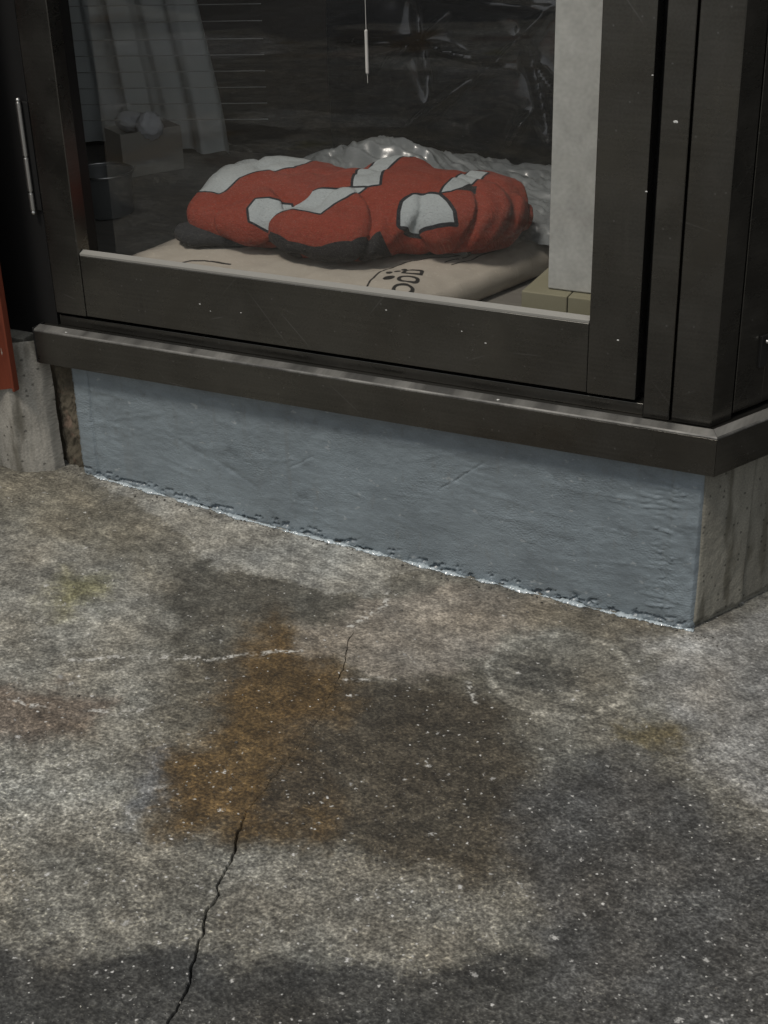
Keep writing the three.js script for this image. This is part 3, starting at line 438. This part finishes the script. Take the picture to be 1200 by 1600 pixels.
{ // mattress with printed paw marks and lettering
  const cv = document.createElement('canvas'); cv.width = cv.height = 1024; const q = cv.getContext('2d');
  const X0 = -1.2, Z0 = -.95, SZ = 1.0, px = (x) => (x - X0) / SZ * 1024, pz = (z) => (z - Z0) / SZ * 1024;
  q.fillStyle = 'rgb(166,159,147)'; q.fillRect(0, 0, 1024, 1024);
  { const r = rng(3); for (let i = 0; i < 9000; i++) { const a = 150 + r() * 50 | 0; q.fillStyle = `rgba(${a},${a - 9},${a - 24},.35)`; q.fillRect(r() * 1024, r() * 1024, 1 + r() * 5, 1 + r() * 2); } }
  q.strokeStyle = 'rgb(24,22,20)'; q.fillStyle = 'rgb(24,22,20)'; q.lineCap = 'round';
  q.lineWidth = 3.5; q.beginPath(); q.moveTo(px(-.61), pz(-.06)); q.quadraticCurveTo(px(-.65), pz(-.2), px(-.60), pz(-.255)); q.lineTo(px(-.55), pz(-.30)); q.lineTo(px(-.5), pz(-.40)); q.stroke();
  q.save(); q.translate(px(-.530), pz(-.078)); q.rotate(-Math.PI / 2 - .2); q.font = 'bold 54px sans-serif'; q.fillText('GOOD', 0, 0); q.restore();
  for (const [x, z, a, b] of [[-.602, -.165, 9, 12], [-.612, -.188, 5, 7], [-.602, -.2, 5, 7], [-.593, -.1, 5, 9], [-.596, -.215, 5, 6]]) { q.beginPath(); q.ellipse(px(x), pz(z), a, b, .3, 0, 7); q.fill(); }
  q.lineWidth = 3; for (const [x, z, l] of [[-.545, -.275, .03], [-.528, -.315, .03], [-.51, -.355, .035], [-.53, -.27, .05], [-.51, -.32, .06]]) { q.beginPath(); q.moveTo(px(x), pz(z)); q.lineTo(px(x + l * .42), pz(z - l)); q.stroke(); }
  q.lineWidth = 4; q.beginPath(); q.moveTo(px(-1.02), pz(-.105)); q.quadraticCurveTo(px(-.97), pz(-.15), px(-.9), pz(-.14)); q.stroke();
  const tx = new THREE.CanvasTexture(cv); tx.colorSpace = THREE.SRGBColorSpace; tx.flipY = false; tx.needsUpdate = true;
  const C = [[-1.14, -.082], [-.53, -.082], [-.265, -.89], [-.98, -.89]];       // outline on the floor
  const top = (x, z) => .472 + .006 * fbm(x * 9, z * 9, 3) + .003 * fbm(x * 30, z * 30, 2) - .012 * Math.exp(-(((x + .72) / .2) ** 2 + ((z + .28) / .12) ** 2));
  const N = 110, pos = (u, v) => { const a = [lerp(C[0][0], C[1][0], u), lerp(C[0][1], C[1][1], u)], b = [lerp(C[3][0], C[2][0], u), lerp(C[3][1], C[2][1], u)]; return [lerp(a[0], b[0], v), lerp(a[1], b[1], v)]; };
  const g = sheet(N, N, (u, v) => { // top and rolled sides: the outer tenth of the grid runs down the side
    const f = (t) => t < .1 ? [0, t / .1] : t > .9 ? [1, (1 - t) / .1] : [(t - .1) / .8, 1]; const [uu, ku] = f(u), [vv, kv] = f(v);
    const roll = (k) => k >= 1 ? [0, 1] : [Math.sin((1 - k) * Math.PI) * .018, .5 - .5 * Math.cos(k * Math.PI)];
    const e = Math.min(ku, kv), [o, hgt] = roll(e); const ins = (t) => lerp(.03, .97, t); let [x, z] = pos(ins(uu), ins(vv));
    if (ku < 1) x += (uu < .5 ? -1 : 1) * o; if (kv < 1) z += (vv < .5 ? 1 : -1) * o * .4; const y = lerp(FL + .001, top(x, z) - .02 * Math.pow(Math.max(Math.abs(uu - .5), Math.abs(vv - .5)) * 2, 8), hgt); return [x, y, z, (x - X0) / SZ, (z - Z0) / SZ]; });
  const m = thing('pet_mattress', 'beige padded pet mattress with black printed lettering under the orange cushion', 'mattress');
  mesh('cover', g, new THREE.MeshPhysicalMaterial({ map: tx, roughness: .9, sheen: .2, side: THREE.DoubleSide }), m);
}
{ // plush cushion: body, tail, fin
  const X0 = -1.12, Z0 = -.56, SZ = .72, cv = document.createElement('canvas'); cv.width = cv.height = 1024; const q = cv.getContext('2d'), px = (x) => (x - X0) / SZ * 1024, pz = (z) => (z - Z0) / SZ * 1024;
  q.fillStyle = 'rgb(176,62,38)'; q.fillRect(0, 0, 1024, 1024);
  { const r = rng(9); for (let i = 0; i < 30000; i++) { q.fillStyle = `rgba(${90 + r() * 100 | 0},${36 + r() * 40 | 0},${24 + r() * 30 | 0},.28)`; q.fillRect(r() * 1024, r() * 1024, 2 + r() * 3, 1 + r() * 2); } }
  const band = (pts, ew, dk) => { q.beginPath(); pts.forEach(([x, z], i) => i ? q.lineTo(px(x), pz(z)) : q.moveTo(px(x), pz(z))); q.closePath(); q.lineJoin = 'round'; q.strokeStyle = 'rgb(26,28,34)'; q.lineWidth = ew; if (ew) q.stroke(); q.fillStyle = dk ? 'rgb(34,32,33)' : 'rgb(166,173,174)'; q.fill(); };
  const patch = { body: [[[[-.86, -.175], [-.789, -.14], [-.725, -.138], [-.671, -.157], [-.632, -.2], [-.615, -.17], [-.63, -.08], [-.87, -.08]], 0, 1], [[[-.607, -.231], [-.612, -.261], [-.612, -.283], [-.601, -.309], [-.58, -.318], [-.556, -.317], [-.538, -.302], [-.524, -.285], [-.519, -.266], [-.562, -.247]], 26], [[[-.534, -.341], [-.529, -.375], [-.511, -.382], [-.505, -.354]], 0, 1], [[[-.554, -.326], [-.556, -.368], [-.557, -.414], [-.553, -.46], [-.52, -.46], [-.521, -.398], [-.527, -.357], [-.54, -.336]], 16],
      [[[-.86, -.19], [-.838, -.196], [-.819, -.214], [-.80, -.218], [-.744, -.213], [-.735, -.252], [-.714, -.286], [-.694, -.312], [-.705, -.325], [-.752, -.305], [-.80, -.29], [-.86, -.26]], 18], [[[-.722, -.32], [-.746, -.397], [-.75, -.56], [-.695, -.56], [-.702, -.416], [-.671, -.327], [-.69, -.318]], 20]],
    tail: [[[[-.975, -.262], [-1.0, -.262], [-1.1, -.29], [-1.09, -.48], [-1.0, -.52], [-.86, -.5], [-.87, -.38], [-.89, -.371], [-.93, -.344], [-.956, -.318], [-.968, -.285]], 18], [[[-.878, -.18], [-.89, -.212], [-.885, -.24], [-.862, -.249], [-.82, -.245], [-.80, -.21], [-.82, -.17]], 18]] };
  const mk = (list) => { q.fillStyle = 'rgb(130,52,35)'; q.fillRect(0, 0, 1024, 1024); const r = rng(9); for (let i = 0; i < 30000; i++) { q.fillStyle = `rgba(${90 + r() * 100 | 0},${36 + r() * 40 | 0},${24 + r() * 30 | 0},.28)`; q.fillRect(r() * 1024, r() * 1024, 2 + r() * 3, 1 + r() * 2); } for (const [p, w, dk] of list) band(p, w * .72, dk); for (let i = 0; i < 26000; i++) { const k = r() < .5 ? 0 : 235; q.fillStyle = `rgba(${k},${k},${k},.07)`; q.fillRect(r() * 1024, r() * 1024, 1 + r() * 4, 1 + r() * 3); }
    const id = q.getImageData(0, 0, 1024, 1024), t = new THREE.DataTexture(new Uint8Array(id.data), 1024, 1024); t.colorSpace = THREE.SRGBColorSpace; t.magFilter = t.minFilter = THREE.LinearFilter; t.needsUpdate = true; return t; };
  const pile = heightTex(512, 512, (i, j) => .5 + .35 * pn(i / 2.2, j / 2.2) + .25 * fbm(i / 14, j / 9, 3)); pile.repeat.set(4, 4);
  const plush = (o) => new THREE.MeshPhysicalMaterial(Object.assign({ roughness: .9, bumpMap: pile, bumpScale: .0022, sheen: .15, sheenRoughness: .5, sheenColor: new THREE.Color(.5, .4, .35) }, o));
  const ell = (cx, cy, cz, rx, ry, rz, a) => { const c = Math.cos(a), s = Math.sin(a); return (x, y, z) => { x -= cx; y -= cy; z -= cz; const X = c * x - s * z, Z = s * x + c * z; const k = Math.pow(Math.pow(Math.hypot(X / rx, Z / rz), 2.5) + Math.pow(Math.abs(y / ry), 2.5), .4); return (k - 1) * Math.min(rx, ry, rz); }; };
  const smin = (a, b, k) => { const h = clamp(.5 + .5 * (b - a) / k); return lerp(b, a, h) - k * h * (1 - h); };
  const wr = (x, y, z) => .0075 * Math.pow(1 - clamp(Math.abs(fbm(x * 6 + 8.4, z * 8 + y * 5 + 2.2, 2)) * 3.2), 3) + .004 * fbm(x * 13, z * 13 + y * 9, 3) + .0012 * fbm(x * 60, z * 60 + y * 40, 2);
  const t = thing('striped_cushion', 'orange plush cushion with white bands edged in black lying on the mattress', 'cushion');
  const A = ell(-.570, .528, -.355, .150, .068, .112, .42), D = ell(-.715, .533, -.335, .125, .06, .105, .35), N1 = ell(-.70, .545, -.44, .06, .05, .06, 0), F1 = ell(-.735, .512, -.218, .12, .046, .066, .1);
  const gb = nets((x, y, z) => smin(smin(smin(A(x, y, z), D(x, y, z), .03), N1(x, y, z), .03), F1(x, y, z), .022) + wr(x, y, z), [-.88, .44, -.55], [-.38, .64, -.12], .0045);
  mesh('body', topUV(gb, X0, Z0, SZ), plush({ map: mk(patch.body) }), t);
  const T1 = ell(-.935, .522, -.36, .132, .062, .125, -.2), T2 = ell(-.92, .508, -.255, .118, .042, .085, 0), T3 = ell(-.82, .525, -.34, .1, .054, .1, 0);
  const gt = nets((x, y, z) => smin(smin(T1(x, y, z), T2(x, y, z), .04), T3(x, y, z), .04) + wr(x, y, z), [-1.1, .44, -.52], [-.69, .61, -.14], .005);
  mesh('tail', topUV(gt, X0, Z0, SZ), plush({ map: mk(patch.tail) }), t);
  const blk = plush({ color: new THREE.Color().setRGB(.02, .021, .023) });
  const E2 = ell(-.965, .485, -.225, .09, .024, .06, .1);
  mesh('tail_edge', topUV(nets((x, y, z) => E2(x, y, z) + wr(x, y, z), [-1.08, .44, -.32], [-.85, .56, -.13], .006), X0, Z0, SZ), blk, t);
}
{ // things at the left of the room
  const cur = new THREE.MeshPhysicalMaterial({ color: new THREE.Color().setRGB(.72, .76, .74), roughness: .95, transmission: .2, thickness: 0, side: THREE.DoubleSide });
  const g = sheet(160, 60, (u, v) => { const y = lerp(.415, 2.0, v), x = lerp(-1.95, -1.40 - .07 * sstep(.4, .9, y), u); return [x, y, -.985 + .045 * fbm(u * 9 + .3 * y, y * .5, 2) + .012 * Math.sin(u * 38 + 2.5 * pn(u * 6, 1) + .4 * y)]; });
  tag(mesh('curtain', g, cur), 'pale grey hanging curtain at the left inside the glass', 'curtain');
  const rack = thing('pale_lines', 'thin pale horizontal lines in front of the pale curtain', 'rack'), wm = new THREE.MeshStandardMaterial({ color: new THREE.Color().setRGB(.5, .5, .48), roughness: .4, metalness: .6 });  // pale level lines built as thin cylinders
  for (let k = 0; k < 11; k++) mesh('pale_line', new THREE.CylinderGeometry(.0011, .0011, .62, 8).rotateZ(Math.PI / 2).rotateY(.36).translate(-1.56, .515 + .036 * k + .004 * pn(k * 3.7, 1), -.835), wm, rack);
  mesh('upright', new THREE.CylinderGeometry(.003, .003, .6, 10).translate(-1.85, FL + .3, -.73), wm, rack);
  const b = thing('paper_box', 'small open pale carton holding crumpled tissue, left of the orange cushion', 'box');
  const card = new THREE.MeshStandardMaterial({ color: new THREE.Color().setRGB(.36, .35, .31), roughness: .85 }), M = new THREE.Matrix4().makeRotationY(1.0).setPosition(-1.545, FL + .001, -.84);
  for (const a of [[-.075, .075, 0, .1, .046, .048], [-.075, .075, 0, .1, -.048, -.046], [-.075, -.073, .0, .1, -.0455, .0455], [.073, .075, .0, .1, -.0455, .0455]]) mesh('side', boxG(...a, .0006).applyMatrix4(M), card, b);
  mesh('bottom', boxG(-.0725, .0725, 0, .003, -.0455, .0455, .0006).applyMatrix4(M), card, b);
  const tissue = new THREE.MeshStandardMaterial({ color: new THREE.Color().setRGB(.68, .7, .72), roughness: .9 });
  const lump = (cx, cy, cz, r, sx, sy) => { const g2 = new THREE.IcosahedronGeometry(1, 5), p = g2.attributes.position; for (let i = 0; i < p.count; i++) { const x = p.getX(i), y = p.getY(i), z = p.getZ(i), k = r * (1 + .35 * (1 - Math.abs(fbm(x * 2.2 + cx * 30, y * 2.2 + z * 1.7, 3)) * 2)); p.setXYZ(i, cx + x * k * sx, cy + y * k * sy, cz + z * k); } const g3 = mergeVertices(g2.deleteAttribute('uv').deleteAttribute('normal')); g3.computeVertexNormals(); return g3; };
  tag(mesh('crumpled_tissue', lump(-1.515, .505, -.825, .025, 1, 1.1), tissue), 'round ball of white tissue on top of the carton', 'tissue');
  tag(mesh('crumpled_tissue_001', lump(-1.575, .508, -.845, .019, 1.9, 1.0), tissue), 'twisted strip of white tissue sticking out of the carton', 'tissue');
  const tub = thing('plastic_tub', 'small translucent grey tub with a metal rim, lower left behind the glass', 'tub');
  const tm = new THREE.MeshPhysicalMaterial({ color: new THREE.Color().setRGB(.16, .17, .165), roughness: .35, transmission: .15, thickness: 0, side: THREE.DoubleSide });
  mesh('bowl', new THREE.LatheGeometry([[0, 0], [.05, 0], [.056, .004], [.062, .085], [.066, .088], [.064, .091], [.059, .087], [.053, .006], [0, .004]].map(a => new THREE.Vector2(...a)), 40).translate(-1.42, FL + .001, -.50), tm, tub);
  mesh('rim', new THREE.TorusGeometry(.0645, .0022, 8, 48).rotateX(Math.PI / 2).translate(-1.42, FL + .092, -.50), steel, tub);
  const rod = thing('white_rod', 'thin white cord end hanging above the orange cushion', 'rod');  // white upright line built as a thin rod on a fine thread
  const wht = new THREE.MeshStandardMaterial({ color: new THREE.Color().setRGB(.75, .75, .72), roughness: .6 });
  mesh('rod', new THREE.CylinderGeometry(.0006, .0006, 1.36, 8).translate(-.82, 1.38, -.55), wht, rod);
  mesh('rod_tip', new THREE.CapsuleGeometry(.0032, .075, 6, 12).translate(-.82, .757, -.55), wht, rod);
}

renderer.render(scene, camera);
